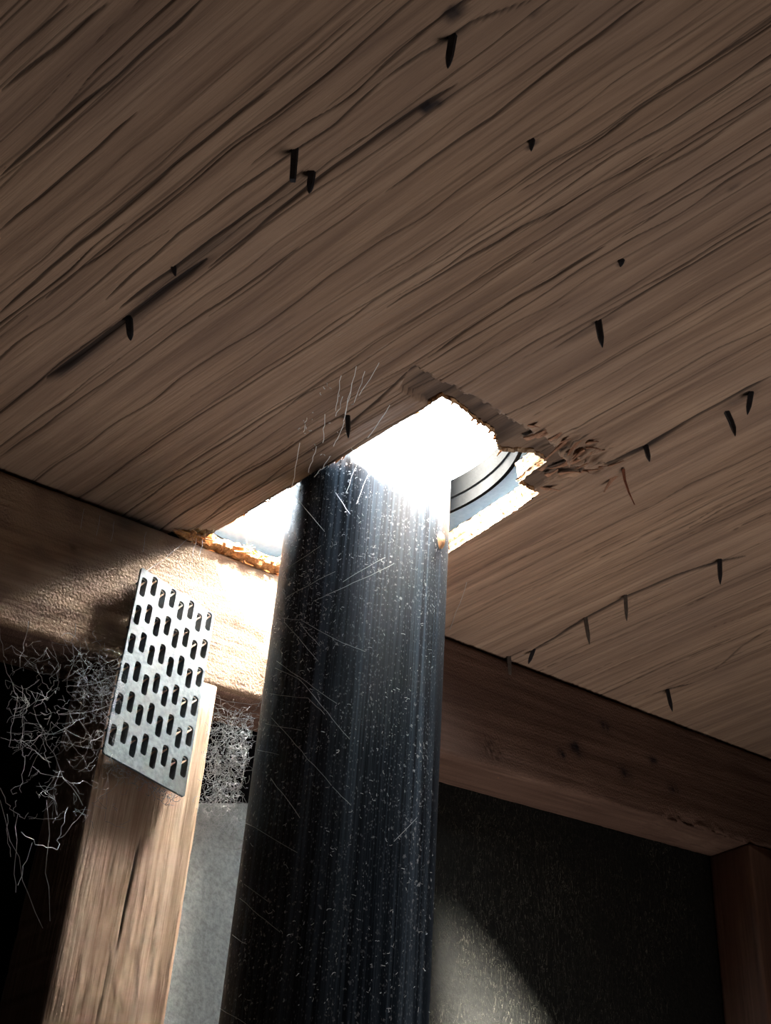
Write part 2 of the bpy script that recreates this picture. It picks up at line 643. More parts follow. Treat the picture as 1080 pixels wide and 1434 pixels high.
for (x, y, r_, a_) in ((598, 150, 0.0030, 1.0), (612, 144, 0.0024, 0.9), (745, 203, 0.0016, 1.0), (870, 368, 0.0014, 1.0), (243, 379, 0.002, 0.8), (520, 450, 0.001, 0.0), (636, 18, 0.0034, 0.9), (751, 19, 0.0014, 0.6), (1028, 262, 0.0015, 0.5)):
    c0 = st(on_deck(x, y))
    dd = np.hypot(SG - c0[0], (TG - c0[1]) * 0.7) / r_
    stain = np.maximum(stain, a_ * np.exp(-dd ** 4))
knot = st(on_deck(636, 18))
kd = np.hypot(SG - knot[0], TG - knot[1])
relief += 0.0006 * np.exp(-((kd - 0.003) / 0.0009) ** 2) * -1

# the veneer broken away beside the hole, and the saw-torn underside
REC = poly_st([(577, 513), (660, 555), (738, 601), (775, 622), (800, 655), (775, 668), (730, 700), (640, 640), (600, 567), (560, 545)])
REC_J = np.array([[p[0] + 0.0, p[1]] for p in REC])
jag = 0.0022 * vnoise(SG * 420, TG * 120, 21) + 0.0016 * vnoise(SG * 900, TG * 260, 22)
rec_in = inside(REC_J, SG + 0.15 * jag, TG + 0.4 * jag)
off = -relief + depth_crack
off = np.where(rec_in, off * 0.6 + 0.0030, off)
# lifted, ragged fibres where the veneer tears at the right of the hole
tear_c = st(on_deck(800, 640))
td = np.hypot((SG - tear_c[0]) / 0.030, (TG - tear_c[1]) / 0.022)
off -= 0.0075 * np.exp(-td ** 2 * 1.6) * np.clip(vnoise(SG * 350, TG * 90, 31) + 0.35 * vnoise(SG * 900, TG * 300, 32), -0.3, 1) * (~rec_in)
pale = np.where(rec_in, 0.0, 0.0)
stain = np.maximum(stain, np.where(rec_in, 0.55 + 0.25 * vnoise(SG * 200, TG * 60, 33), 0))

hj = 0.0006 * vnoise(SG * 500, TG * 500, 41)
straight = (SG < HX0 + 0.004) | (TG > 0.0)
hole = inside(HOLE, SG + np.where(straight, 0.0, hj), TG + np.where(TG < -0.03, 0.5 * jag, 0.0))
# a bite out of the plywood over the beam left of the hole
BITE = np.array([(-0.062, 0.084), (-0.055, 0.0795), (-0.0445, 0.0735), (-0.040, 0.110), (-0.075, 0.110)])
hole |= inside(BITE, SG + 2 * hj, TG + 2 * hj)
cs, ct = 0.5 * (SG[:-1, :-1] + SG[1:, 1:]), 0.5 * (TG[:-1, :-1] + TG[1:, 1:])
fh = hole[:-1, :-1] & hole[1:, :-1] & hole[:-1, 1:] & hole[1:, 1:]
ns, ntg = SG.shape
idx = np.arange(ns * ntg).reshape(ns, ntg)
F = np.stack([idx[:-1, :-1], idx[:-1, 1:], idx[1:, 1:], idx[1:, :-1]], -1)[~fh]
# faces wind so that their normal looks down into the attic (-n)
V = np.stack([SG, TG, off], -1).reshape(-1, 3)
used, inv = np.unique(F.ravel(), return_inverse=True)
me = mesh_np('ceiling', V[used], inv.reshape(F.shape).astype(np.int32), smooth=True)
for nm, arr in (('crack', np.clip(crack * 1.1, 0, 1) * 0.62), ('stain', np.clip(stain, 0, 1)), ('pale', pale)):
    a = me.attributes.new(nm, 'FLOAT', 'POINT')
    a.data.foreach_set('value', arr.reshape(-1)[used].astype(np.float32))
ceiling = link('ceiling', me, M['deck'], mw=frame())
tag(ceiling, kind='structure')


def quad_mesh(rects, z):
    V, F = [], []
    for (a, b, c, d) in rects:
        i = len(V)
        V += [(a, c, z), (a, d, z), (b, d, z), (b, c, z)]
        F.append((i, i + 1, i + 2, i + 3))
    return V, F


BIG = (-2.1, 1.9, -1.9, 1.9)
V1, F1 = quad_mesh([(BIG[0], S_LO, BIG[2], BIG[3]), (sg[-1], BIG[1], BIG[2], BIG[3]), (S_LO, sg[-1], BIG[2], T_LO), (S_LO, sg[-1], tg[-1], BIG[3])], 0.0)
o = link('outer_sheathing', mesh_np('outer_sheathing', V1, F1), M['deck'], ceiling)


def ring_slab(name, outline, rect, z0, z1, mat, parent, lower=False):
    """slab between z0 and z1 with an opening; outline = inner polygon (closed), rect = outer box"""
    bm = bmesh.new()
    n = len(outline)
    rows = []
    for z in (z0, z1):
        rows.append([bm.verts.new((p[0], p[1], z)) for p in outline])
    for i in range(n):
        bm.faces.new((rows[0][i], rows[0][(i + 1) % n], rows[1][(i + 1) % n], rows[1][i]))
    c = np.mean(outline, 0)
    for k, z in ((1, z1), (0, z0)):
        if k == 0 and not lower:
            continue
        outv = []
        for p in outline:
            d = np.array(p) - c
            tx = abs(((rect[1] if d[0] > 0 else rect[0]) - c[0]) / max(abs(d[0]), 1e-9))
            ty = abs(((rect[3] if d[1] > 0 else rect[2]) - c[1]) / max(abs(d[1]), 1e-9))
            q = c + d * min(tx, ty)
            outv.append(bm.verts.new((q[0], q[1], z)))
        for i in range(n):
            try:
                bm.faces.new((rows[k][i], rows[k][(i + 1) % n], outv[(i + 1) % n], outv[i]))
            except ValueError:
                pass
    bmesh.ops.recalc_face_normals(bm, faces=bm.faces)
    me = bpy.data.meshes.new(name)
    bm.to_mesh(me)
    bm.free()
    return link(name, me, mat, parent)


# cut faces of the plywood: dense outline with a rough, layered wall
def dense(poly, step, jit, seed, closed=True):
    rr = np.random.default_rng(seed)
    out = []
    n = len(poly)
    for i in range(n if closed else n - 1):
        a, b = np.array(poly[i]), np.array(poly[(i + 1) % n])
        m = max(1, int(np.linalg.norm(b - a) / step))
        d = (b - a) / (np.linalg.norm(b - a) + 1e-12)
        nrm = np.array([-d[1], d[0]])
        for k in range(m):
            out.append(a + (b - a) * k / m + nrm * rr.normal() * jit)
    return np.array(out)


OUT = dense(HOLE, 0.0015, 0.0003, 5)
LV = [0.0, 0.0018, 0.0036, 0.006, 0.0085, 0.0105, DECK_T]
Vw, Fw = [], []
nO = len(OUT)
cen = OUT.mean(0)
for j, z in enumerate(LV):
    for i, p in enumerate(OUT):
        dirn = (p - cen) / np.linalg.norm(p - cen)
        rg = 0.0007 * vnoise(np.array([i * 0.7]), np.array([j * 1.9]), 61)[0] + (0.0006 if j % 2 else 0)
        if j == 0:
            rg = -0.0001
        Vw.append((*(p + dirn * rg), z))
for j in range(len(LV) - 1):
    for i in range(nO):
        i2 = (i + 1) % nO
        Fw.append((j * nO + i, j * nO + i2, (j + 1) * nO + i2, (j + 1) * nO + i))
link('sawn_edge', mesh_np('sawn_edge', Vw, Fw), M['ply_edge'], ceiling)
# roofing on top of the plywood (felt and shingles), cut back a little further
OUT2 = np.array([p + (p - cen) / np.linalg.norm(p - cen) * 0.004 for p in dense(HOLE, 0.004, 0.0006, 6)])
roofing = ring_slab('roofing_felt', OUT, BIG, DECK_T, DECK_T + 0.0005, M['felt_shade'], ceiling)

# roofing felt hanging over the far cut, behind the torn fibre
V, F = [], []
NFE = 60
for i in range(NFE + 1):
    s_ = -0.0465 + 0.137 * i / NFE
    top = 0.0138 + 0.0012 * vnoise(np.array([i * 0.8]), np.array([0.3]), 77)[0]
    for (t_, z_) in ((HT1 - 0.0012, 0.0035), (HT1 - 0.0022, 0.009), (HT1 - 0.0012, top), (HT1 + 0.0002, top), (HT1 + 0.0002, 0.0035)):
        V.append((s_, t_ + 0.0006 * vnoise(np.array([i * 0.4]), np.array([z_ * 300]), 78)[0], z_))
for i in range(NFE):
    for j in range(4):
        F.append((i * 5 + j, i * 5 + 5 + j, i * 5 + 6 + j, i * 5 + 1 + j))
link('felt_edge', mesh_np('felt_edge', V, F), M['felt_shade'], ceiling)

# splinters of torn veneer beside the hole, each a piece of its own
rs = random.Random(11)


def shard_mesh(base, d, ln, w0, th, bend, rnd):
    d = d / np.linalg.norm(d)
    u = np.cross(d, NV)
    if np.linalg.norm(u) < 1e-3:
        u = np.cross(d, RV)
    u /= np.linalg.norm(u)
    v = np.cross(u, d)
    V, F = [], []
    N = 6
    for i in range(N):
        t = i / (N - 1)
        c = d * ln * t + v * bend * t * t
        ww = w0 * (1 - 0.75 * t) * rnd.uniform(0.7, 1.15)
        tt = th * (1 - 0.6 * t)
        for (a, b) in ((-1, -1), (1, -1), (1, 1), (-1, 1)):
            V.append(c + u * a * ww / 2 + v * b * tt / 2)
    for i in range(N - 1):
        for k in range(4):
            F.append((i * 4 + k, i * 4 + (k + 1) % 4, i * 4 + 4 + (k + 1) % 4, i * 4 + 4 + k))
    F += [(3, 2, 1, 0), tuple((N - 1) * 4 + k for k in range(4))]
    return mesh_np('splinter', V, F)


inv_frame = frame().inverted()


def splinter(p, d, ln, w0, th, bend, mat):
    o = link('splinter', shard_mesh(p, d, ln, w0, th, bend, rs), mat, ceiling)
    o.matrix_parent_inverse = inv_frame
    o.matrix_world = loc_m(p)
    return o


for i in range(26):
    x, y = rs.choice([(775, 625), (790, 640), (805, 652), (815, 630), (825, 655), (770, 660), (760, 690), (740, 605), (800, 615), (850, 655)])
    x += rs.uniform(-14, 14)
    y += rs.uniform(-10, 10)
    p = on_deck(x, y, 0.0002)
    d = -GV * rs.choice([1, 1, -1]) + RV * rs.uniform(-0.35, 0.35) - NV * rs.uniform(0.05, 0.35)
    splinter(p, d, rs.uniform(0.006, 0.016), rs.uniform(0.0016, 0.0045), rs.uniform(0.0005, 0.0012), rs.uniform(-0.003, 0.003), M['shard'])
# ragged little fibres along the left saw cut and the near end
for i in range(26):
    t = rs.uniform(HT0, 0.07)
    p = world_of(HX0 + rs.uniform(-0.0004, 0.0006), t, 0.0005)
    d = GV * rs.choice([1, -1]) + RV * rs.uniform(0.1, 0.6) - NV * rs.uniform(-0.2, 0.35)
    splinter(p, d, rs.uniform(0.002, 0.006), rs.uniform(0.0006, 0.0016), 0.0005, 0, M['fibre'])
for i in range(16):
    a = rs.random() * (len(NEAR) - 1)
    k = int(a)
    q = NEAR[k] + (NEAR[k + 1] - NEAR[k]) * (a - k)
    p = world_of(q[0], q[1], 0.001)
    d = GV + RV * rs.uniform(-0.6, 0.6) - NV * rs.uniform(-0.2, 0.3)
    splinter(p, d, rs.uniform(0.002, 0.006), rs.uniform(0.001, 0.0022), 0.0006, 0, M['fibre'])
for i in range(22):
    t = rs.uniform(-0.06, 0.03)
    p = world_of(HX1 - 0.0004, t, rs.uniform(0.0005, 0.010))
    d = GV * rs.choice([1, -1]) - RV * rs.uniform(0.05, 0.5) - NV * rs.uniform(-0.2, 0.3)
    splinter(p, d, rs.uniform(0.003, 0.007), rs.uniform(0.0008, 0.002), 0.0006, 0, M['fibre'])

# torn orange plywood fibre left lying along the beam's top edge
N1, N2 = 90, 10
V, F = [], []
for i in range(N1):
    s = -0.066 + 0.10 * i / (N1 - 1)
    for j in range(N2):
        a = 2 * math.pi * j / N2
        k = vnoise(np.array([i * 0.45]), np.array([j * 1.3]), 71)[0]
        k2 = vnoise(np.array([i * 0.12]), np.array([0.5]), 72)[0]
        rr_ = 0.0042 * (1 + 0.35 * k2 + 0.55 * k) * (0.3 + 0.7 * min(1, i / 8, (N1 - 1 - i) / 8))
        V.append((s, 0.0885 + 1.1 * rr_ * math.cos(a), 0.0008 + 0.75 * rr_ * math.sin(a)))
for i in range(N1 - 1):
    for j in range(N2):
        j2 = (j + 1) % N2
        F.append((i * N2 + j, i * N2 + j2, i * N2 + N2 + j2, i * N2 + N2 + j))
F += [tuple(reversed(range(N2))), tuple((N1 - 1) * N2 + j for j in range(N2))]
link('torn_fibre', mesh_np('torn_fibre', V, F), M['fibre'], ceiling)
for i in range(44):
    s = rs.uniform(-0.07, 0.03)
    p = world_of(s, 0.0845 + rs.uniform(-0.002, 0.004), rs.uniform(-0.002, 0.003))
    d = RV * rs.choice([1, -1]) - GV * rs.uniform(0.1, 0.8) - NV * rs.uniform(-0.3, 0.6)
    splinter(p, d, rs.uniform(0.004, 0.012), rs.uniform(0.0006, 0.0016), 0.0005, rs.uniform(-0.002, 0.002), M['fibre'] if s > -0.045 else M['shard'])

# ------------------------------------------------------------------ timbers


def timber(name, L, H, T, mat, rough, seed, mw, n_st=420, xs=0.0, extra=None, parent=None, sides=24):
    """a sawn timber along local X (from xs), height local Z in [-H,0], thickness local Y in [0,T]; its skin is uneven"""
    per = []
    m = 4
    r_ = 0.0016

    def side(a, b, n):
        for k in range(n):
            per.append(tuple(a[i] + (b[i] - a[i]) * k / n for i in range(2)))
    nH, nT = sides, max(8, sides // 3)
    c = [(0, 0), (0, -H), (T, -H), (T, 0)]
    side(c[0], c[1], nH)
    side(c[1], c[2], nT)
    side(c[2], c[3], nH)
    side(c[3], c[0], nT)
    per = np.array(per)
    nP = len(per)
    ce = np.array([T / 2, -H / 2])
    X = np.linspace(xs, xs + L, n_st)
    XX, II = np.meshgrid(X, np.arange(nP), indexing='ij')
    Y = per[II][..., 0].copy()
    Z = per[II][..., 1].copy()
    # round the arrises a little
    for cy, cz in c:
        d = np.hypot(Y - cy, Z - cz)
        kk = np.clip(1 - d / 0.003, 0, 1)
        Y += (ce[0] - cy) / T * 2 * 0.0009 * kk
        Z += (ce[1] - cz) / H * 2 * 0.0009 * kk
    nf = rough * (vnoise(XX * 120, II * 0.9, seed) + 0.8 * vnoise(XX * 30, II * 0.5 + 7, seed + 1))
    nyv = np.where(np.abs(per[II][..., 0]) < 1e-9, -1.0, np.where(np.abs(per[II][..., 0] - T) < 1e-9, 1.0, 0.0))
    nzv = np.where(np.abs(per[II][..., 1] + H) < 1e-9, -1.0, np.where(np.abs(per[II][..., 1]) < 1e-9, 1.0, 0.0))
    Y += nyv * nf
    Z += nzv * nf
    at = {'crack': np.zeros_like(Y), 'stain': np.zeros_like(Y), 'pale': np.zeros_like(Y)}
    if extra:
        Y, Z = extra(XX, Y, Z, per[II], at)
    V = np.stack([XX, Y, Z], -1).reshape(-1, 3)
    idx = np.arange(n_st * nP).reshape(n_st, nP)
    nx = np.roll(idx, -1, axis=1)
    F = np.stack([idx[:-1], idx[1:], nx[1:], nx[:-1]], -1).reshape(-1, 4)
    F = np.concatenate([F])
    me = mesh_np(name, V, F.astype(np.int32), smooth=False)
    bm = bmesh.new()
    bm.from_mesh(me)
    bm.verts.ensure_lookup_table()
    bm.faces.new([bm.verts[i] for i in idx[0]])
    bm.faces.new([bm.verts[i] for i in idx[-1][::-1]])
    bmesh.ops.recalc_face_normals(bm, faces=bm.faces)
    bm.to_mesh(me)
    bm.free()
    for nm, arr in at.items():
        a = me.attributes.new(nm, 'FLOAT', 'POINT')
        a.data.foreach_set('value', arr.reshape(-1).astype(np.float32))
    return link(name, me, mat, parent, mw)


BM_O = P0 + (BEAM_Y - P0[1]) * GV - 0.0022 * NV      # local origin: front top edge of the beam above the pipe axis


def beam_extra(X, Y, Z, per, at):
    front = np.abs(per[..., 0]) < 1e-9
    low = np.clip(1 - (per[..., 1] + 0.0865) / 0.012, 0, 1)
    # wane and bark lumps along the lower front arris to the right
    wn = np.clip(vnoise(X * 38, X * 0 + 2, 81) * 0.8 + 0.1 + 0.5 * vnoise(X * 150, per[..., 1] * 300, 82), 0, 1) * np.exp(-((X - 0.44) / 0.10) ** 2)
    bot = np.abs(per[..., 1] + 0.0865) < 1e-9
    Y = Y + np.where(front, low * wn * 0.006, 0)
    Z = Z + np.where(bot, (1 - per[..., 0] / 0.038) * (0.0045 * wn), 0)
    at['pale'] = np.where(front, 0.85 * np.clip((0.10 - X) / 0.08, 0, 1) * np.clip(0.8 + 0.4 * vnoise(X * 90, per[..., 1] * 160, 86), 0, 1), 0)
    # rough tooth marks on the left part of the face
    # chips low on the bright part
    for (cx, cz, r_) in ((0.0, -0.074, 0.007), (-0.004, -0.050, 0.004), (0.205, -0.072, 0.011), (-0.135, -0.030, 0.004)):
        d = np.hypot(X - cx, (per[..., 1] - cz) * 1.3) / r_
        chip = np.exp(-d ** 2) * (0.6 + 0.7 * vnoise(X * 600, per[..., 1] * 600, 84))
        Y = Y + np.where(front, 0.0018 * chip, 0)
        at['crack'] = np.maximum(at['crack'], np.where(front, np.clip(chip - 0.35, 0, 1) * 0.8, 0))
    for (cx, cz, r_) in ((0.305, -0.052, 0.0085), (0.365, -0.060, 0.0080), (0.35, -0.025, 0.006), (0.285, -0.060, 0.005), (-0.16, -0.040, 0.006), (0.41, -0.040, 0.006), (0.43, -0.058, 0.007)):
        d = np.hypot(X - cx, (per[..., 1] - cz) * 1.4) / r_
        at['stain'] = np.maximum(at['stain'], np.where(front, 1.1 * np.exp(-d ** 2) * (0.7 + 0.5 * vnoise(X * 300, per[..., 1] * 300, 85)), 0))
    return Y, Z


beam = timber('wooden_beam', 3.5, 0.0865, 0.038, M['beam'], 0.00012, 31, frame(BM_O), n_st=2600, xs=-1.9, extra=beam_extra, sides=40)
tag(beam, 'rough brown sloping roof beam under the plywood, running behind the black pipe', 'beam')


def upright(X0, z_top, width, seed, extra=None, name='wooden_post'):
    """a vertical timber, front face flush with the beam's, its length along local X pointing down"""
    mw = Matrix(((0, 0, -1, X0), (0, 1, 0, BEAM_Y + 0.0002), (-1, 0, 0, z_top), (0, 0, 0, 1)))   # local X down, local Y world Y, local Z = -world X
    return timber(name, z_top + 0.699, width, 0.038, M['post2'], 0.00012, seed, mw, n_st=900, extra=extra, sides=88)


M['post2'] = wood_mat('pine_stud', 0, (0.36, 0.21, 0.135), (0.60, 0.41, 0.285), (0.70, 0.53, 0.40), 1.1, 1.0, 0.0012, 0.7, stain=(0.36, 0.21, 0.125), attrs=True, patch=10)
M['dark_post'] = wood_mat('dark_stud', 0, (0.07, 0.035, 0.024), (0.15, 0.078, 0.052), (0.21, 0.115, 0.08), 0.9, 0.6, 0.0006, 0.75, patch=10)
POST_X0, POST_X1 = 0.3533, 0.4200


def post_extra(X, Y, Z, per, at):
    front = np.abs(per[..., 0]) < 1e-9
    z = per[..., 1]
    # two drying checks down the face
    for (z0, a, b, wd, dp) in ((-0.033, 0.085, 0.150, 0.0001, 0.8), (-0.029, 0.145, 0.215, 0.0, 0.45), (-0.021, 0.095, 0.125, 0.0, 0.4)):
        c = z0 + (X - a) * 0.02 + 0.0006 * vnoise(X * 80, X * 0 + z0 * 999, 91)
        e = np.clip(np.minimum(X - a, b - X) / 0.015, 0, 1)
        k = dp * np.clip(1.5 - np.abs(z - c) / (wd + 0.00045), 0, 1) * e
        Y = Y + np.where(front, 0.0012 * k, 0)
        at['crack'] = np.maximum(at['crack'], np.where(front, k, 0))
    # ragged left arris
    left = np.clip(1 - np.abs(z) / 0.010, 0, 1)
    rag = left * np.clip(vnoise(X * 60, X * 0 + 1.5, 92) + 0.6 * vnoise(X * 240, z * 200, 93), 0, 1.2)
    Y = Y + np.where(front, 0.0012 * rag, 0)
    Z = Z - np.where(np.abs(z) < 0.004, 0.0010 * rag, 0)
    at['stain'] = np.where(np.abs(z) < 1e-9, 0.82, 0)          # shade of the left side, put into its colour
    # paler planed band by the right edge
    at['pale'] = np.where(front, 0.5 * np.clip((-z - 0.056) / 0.001, 0, 1), 0)
    return Y, Z


ztop = 0.4600 + (POST_X1 - 0.449) * math.tan(SL) - 0.0015


def post_top(X, Y, Z, per, at):
    Y, Z = post_extra(X, Y, Z, per, at)
    return Y, Z


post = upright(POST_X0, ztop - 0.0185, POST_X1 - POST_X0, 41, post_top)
# cut the head of the post to the slope of the beam: lift its first ring
mv = post.data.vertices
for v in mv:
    if v.co.x < 1e-6:
        v.co.x += (v.co.z) * math.tan(SL)          # local z is minus the way across
tag(post, 'sunlit pale pine post with a metal plate at its head, left of the pipe', 'post')
post_r = upright(0.9715, 0.4600 + (0.9715 - 0.449) * math.tan(SL) - 0.003, 0.089, 47, None)
for v in post_r.data.vertices:
    if v.co.x < 1e-6:
        v.co.x += v.co.z * math.tan(SL)
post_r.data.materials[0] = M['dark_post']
tag(post_r, 'dark shaded wooden post at the lower right edge of the photo', 'post')

# ------------------------------------------------------------------ nail plate: a steel sheet with real punched slots
PL_Y = BEAM_Y - 0.0065
PL_X0 = 0.5 * (on_y(200, 795, PL_Y)[0] + on_y(141, 1055, PL_Y)[0])
PL_X1 = 0.5 * (on_y(299, 862, PL_Y)[0] + on_y(258, 1115, PL_Y)[0])
PL_Z0 = 0.5 * (on_y(141, 1055, PL_Y)[2] + on_y(258, 1115, PL_Y)[2])
PL_Z1 = 0.5 * (on_y(200, 795, PL_Y)[2] + on_y(299, 862, PL_Y)[2])
PW, PH = PL_X1 - PL_X0, PL_Z1 - PL_Z0
plate_root = empty('nail_plate', loc_m((PL_X0, PL_Y, PL_Z0)))
tag(plate_root, 'grey slotted metal connector plate joining the pine post to the beam', 'plate')
NC, NR = 8, 6
slots = []
for c in range(NC):
    for r in range(NR):
        cx = PW * (c + 0.5) / NC
        cz = PH - 0.0095 - r * (PH - 0.0225) / (NR - 1) + (0.0028 if c % 2 else -0.0016)
        slots.append((cx, cz))


def slot_outline(cx, cz, w_=0.0038, h_=0.0122, n=6):
    out = []
    r_ = w_ * 0.42
    for (sx, sz, a0) in ((1, 1, 0), (-1, 1, 90), (-1, -1, 180), (1, -1, 270)):
        for k in range(n // 2 + 1):
            a = math.radians(a0 + 90 * k / (n // 2))
            out.append((cx + sx * (w_ / 2 - r_) + r_ * math.cos(a), cz + sz * (h_ / 2 - r_) + r_ * math.sin(a)))
    return out


cu = bpy.data.curves.new('plate_curve', 'CURVE')
cu.dimensions = '2D'
cu.fill_mode = 'BOTH'
cu.extrude = 0.0005
cu.bevel_depth = 0.00012
cu.bevel_resolution = 1


def spline(pts):
    s = cu.splines.new('POLY')
    s.points.add(len(pts) - 1)
    for p, q in zip(s.points, pts):
        p.co = (q[0], q[1], 0, 1)
    s.use_cyclic_u = True


c_ = 0.0008
spline([(c_, 0), (PW - c_, 0), (PW, c_), (PW, PH - c_), (PW - c_, PH), (c_, PH), (0, PH - c_), (0, c_)])
for q in slots:
    spline(slot_outline(*q))
tmp = bpy.data.objects.new('tmp', cu)
col.objects.link(tmp)
bpy.context.view_layer.update()
dg = bpy.context.evaluated_depsgraph_get()
me = bpy.data.meshes.new_from_object(tmp.evaluated_get(dg))
bpy.data.objects.remove(tmp, do_unlink=True)
me.name = 'plate_sheet'
me.materials.clear()
for v in me.vertices:
    x, y, z = v.co
    v.co = (x, -z, y)
sheet = link('plate_sheet', me, M['plate'], plate_root)
# punched teeth: one bent prong on each side of every slot, pointing into the wood
V, F = [], []
for (cx, cz) in slots:
    for sgn in (-1, 1):
        b = len(V)
        z0 = cz + sgn * 0.0056
        z1 = z0 - sgn * 0.0035
        V += [(cx - 0.0012, 0.0005, z0), (cx + 0.0012, 0.0005, z0), (cx + 0.0007, 0.0064, z0 - sgn * 0.0004), (cx, 0.0082, z0 - sgn * 0.0006), (cx - 0.0007, 0.0064, z0 - sgn * 0.0004),
              (cx - 0.0012, 0.0005, z0 - sgn * 0.0006), (cx + 0.0012, 0.0005, z0 - sgn * 0.0006)]
        F += [(b, b + 1, b + 2, b + 3, b + 4), (b + 6, b + 5, b + 4, b + 3, b + 2), (b, b + 5, b + 6, b + 1), (b + 1, b + 6, b + 2), (b + 5, b, b + 4)]
for (cx, cz) in slots:  # extra prong along each right edge, added to block light and darken the slot
    b = len(V)
    x = cx + 0.0019
    V += [(x, 0.0004, cz - 0.0050), (x, 0.0004, cz + 0.0050), (x - 0.0004, 0.0050, cz + 0.0036), (x - 0.0006, 0.0064, cz), (x - 0.0004, 0.0050, cz - 0.0036),
          (x + 0.0005, 0.0004, cz - 0.0050), (x + 0.0005, 0.0004, cz + 0.0050)]
    F += [(b, b + 1, b + 2, b + 3, b + 4), (b + 6, b + 5, b + 4, b + 3, b + 2), (b, b + 5, b + 6, b + 1), (b + 1, b + 6, b + 2), (b + 5, b, b + 4)]
tag(link('teeth_and_slot_shades', mesh_np('teeth_and_slot_shades', V, F), M['plate'], plate_root), kind='stuff')

# ------------------------------------------------------------------ vent pipe
pipe_root = empty('vent_pipe', loc_m((AX[0], AX[1], -0.698)))
tag(pipe_root, 'dusty black plastic vent pipe rising through the ragged hole in the plywood', 'pipe')
NS_ = 96
V, F = [], []
zs = [0.0, 0.4, 0.8, 1.0, 1.1, 1.2, 1.3, 1.4, 1.62]
for rr_ in (PIPE_R, PIPE_R - 0.005):
    for z in zs:
        for k in range(NS_):
            a = 2 * math.pi * k / NS_
            V.append((rr_ * math.cos(a), rr_ * math.sin(a), z))
nz = len(zs)
for s_ in range(2):
    for j in range(nz - 1):
        for k in range(NS_):
            b = (s_ * nz + j) * NS_
            q = (b + k, b + (k + 1) % NS_, b + NS_ + (k + 1) % NS_, b + NS_ + k)
            F.append(q if s_ == 0 else q[::-1])
for (j, fl) in ((0, True), (nz - 1, False)):
    for k in range(NS_):
        a, b = j * NS_, (nz + j) * NS_
        q = (a + k, a + (k + 1) % NS_, b + (k + 1) % NS_, b + k)
        F.append(q[::-1] if fl else q)
link('pipe_wall', mesh_np('pipe_wall', V, F, smooth=False), M['pipe'], pipe_root)
for p in pipe_root.children[0].data.polygons:
    p.use_smooth = abs(p.normal.z) < 0.5
# a small amber drip of resin on its right side
p = on_pipe(616, 757, PIPE_R)
bm = bmesh.new()
bmesh.ops.create_icosphere(bm, subdivisions=3, radius=0.003)
for v in bm.verts:
    q = v.co.copy()
    v.co = Vector((q.x * 0.9, q.y * 0.9, q.z * 1.7)) * (1 + 0.15 * math.sin(q.x * 2100 + q.z * 1500))
me = bpy.data.meshes.new('resin_drip')
bm.to_mesh(me)
bm.free()
o = link('resin_drip', me, M['resin'], pipe_root)
o.location = Vector((p[0] - AX[0], p[1] - AX[1], p[2] + 0.698))
o['label'] = 'small amber drip'

# ------------------------------------------------------------------ flashing above the deck
fl_root = empty('pipe_flashing', frame(world_of(0, 0, 0.030)))
tag(fl_root, 'pale bluish flashing sheet with a dark round collar, seen through the hole', 'flashing')
RI = 0.0905
NR_ = 128


def plate_with_hole(name, half, z0, z1, mat, parent):
    circ = [np.array((RI * math.cos(2 * math.pi * k / NR_), RI * math.sin(2 * math.pi * k / NR_))) for k in range(NR_)]
    return ring_slab(name, circ, (-half, half, -half, half), z0, z1, mat, parent, lower=True)


plate_with_hole('base_sheet', 0.24, 0.0, 0.0008, M['flash'], fl_root)
V, F = [], []
prof = [(RI - 0.0008, -0.0012), (RI + 0.0018, -0.0012), (RI + 0.0022, 0.006), (RI + 0.0030, 0.0185), (RI + 0.0005, 0.0200), (RI - 0.0010, 0.0185), (RI - 0.0012, 0.0075), (RI - 0.0002, 0.0068), (RI - 0.0006, 0.0060)]
NA = 96
for k in range(NA + 1):
    a = math.radians(-150 + 205 * k / NA)
    for (r_, z) in prof:
        V.append((r_ * math.cos(a), r_ * math.sin(a), z))
m = len(prof)
for k in range(NA):
    for j in range(m):
        F.append((k * m + j, k * m + m + j, k * m + m + (j + 1) % m, k * m + (j + 1) % m))
F += [tuple(range(m)), tuple(reversed(range(NA * m, NA * m + m)))]
me = mesh_np('collar', V, F)
bm = bmesh.new()
bm.from_mesh(me)
bmesh.ops.recalc_face_normals(bm, faces=bm.faces)
bm.to_mesh(me)
bm.free()
link('collar', me, M['rubber'], fl_root)
# what is left of the rubber boot: it still closes the downhill side, from the collar up to the pipe
BA0, BA1, NB = math.radians(138), math.radians(217), 60
V, F = [], []
for k in range(NB + 1):
    a = BA0 + (BA1 - BA0) * k / NB
    tornw = 1.0 if 3 < k < NB - 3 else 0.75 + 0.1 * math.sin(k * 2.1)
    for (r_, z) in ((RI + 0.002, 0.001), (RI - 0.012, 0.028), (0.062, 0.046), (0.0505, 0.058), (0.0490, 0.068)):
        # the pipe stands upright while the boot follows the slope: lean it to meet the pipe
        zz = 0.0205 + (z - 0.0205) * tornw if z > 0.02 else z
        V.append((r_ * math.cos(a) + (zz + 0.03) * math.tan(SL) * 0.97 * max(0, min(1, (zz - 0.0205) / 0.03)), r_ * math.sin(a), zz))
for k in range(NB):
    for j in range(4):
        F.append((k * 5 + j, k * 5 + 5 + j, k * 5 + 6 + j, k * 5 + 1 + j))
o = link('rubber_boot', mesh_np('rubber_boot', V, F, smooth=True), M['rubber'], fl_root)
sm = o.modifiers.new('thick', 'SOLIDIFY')
sm.thickness = 0.0015
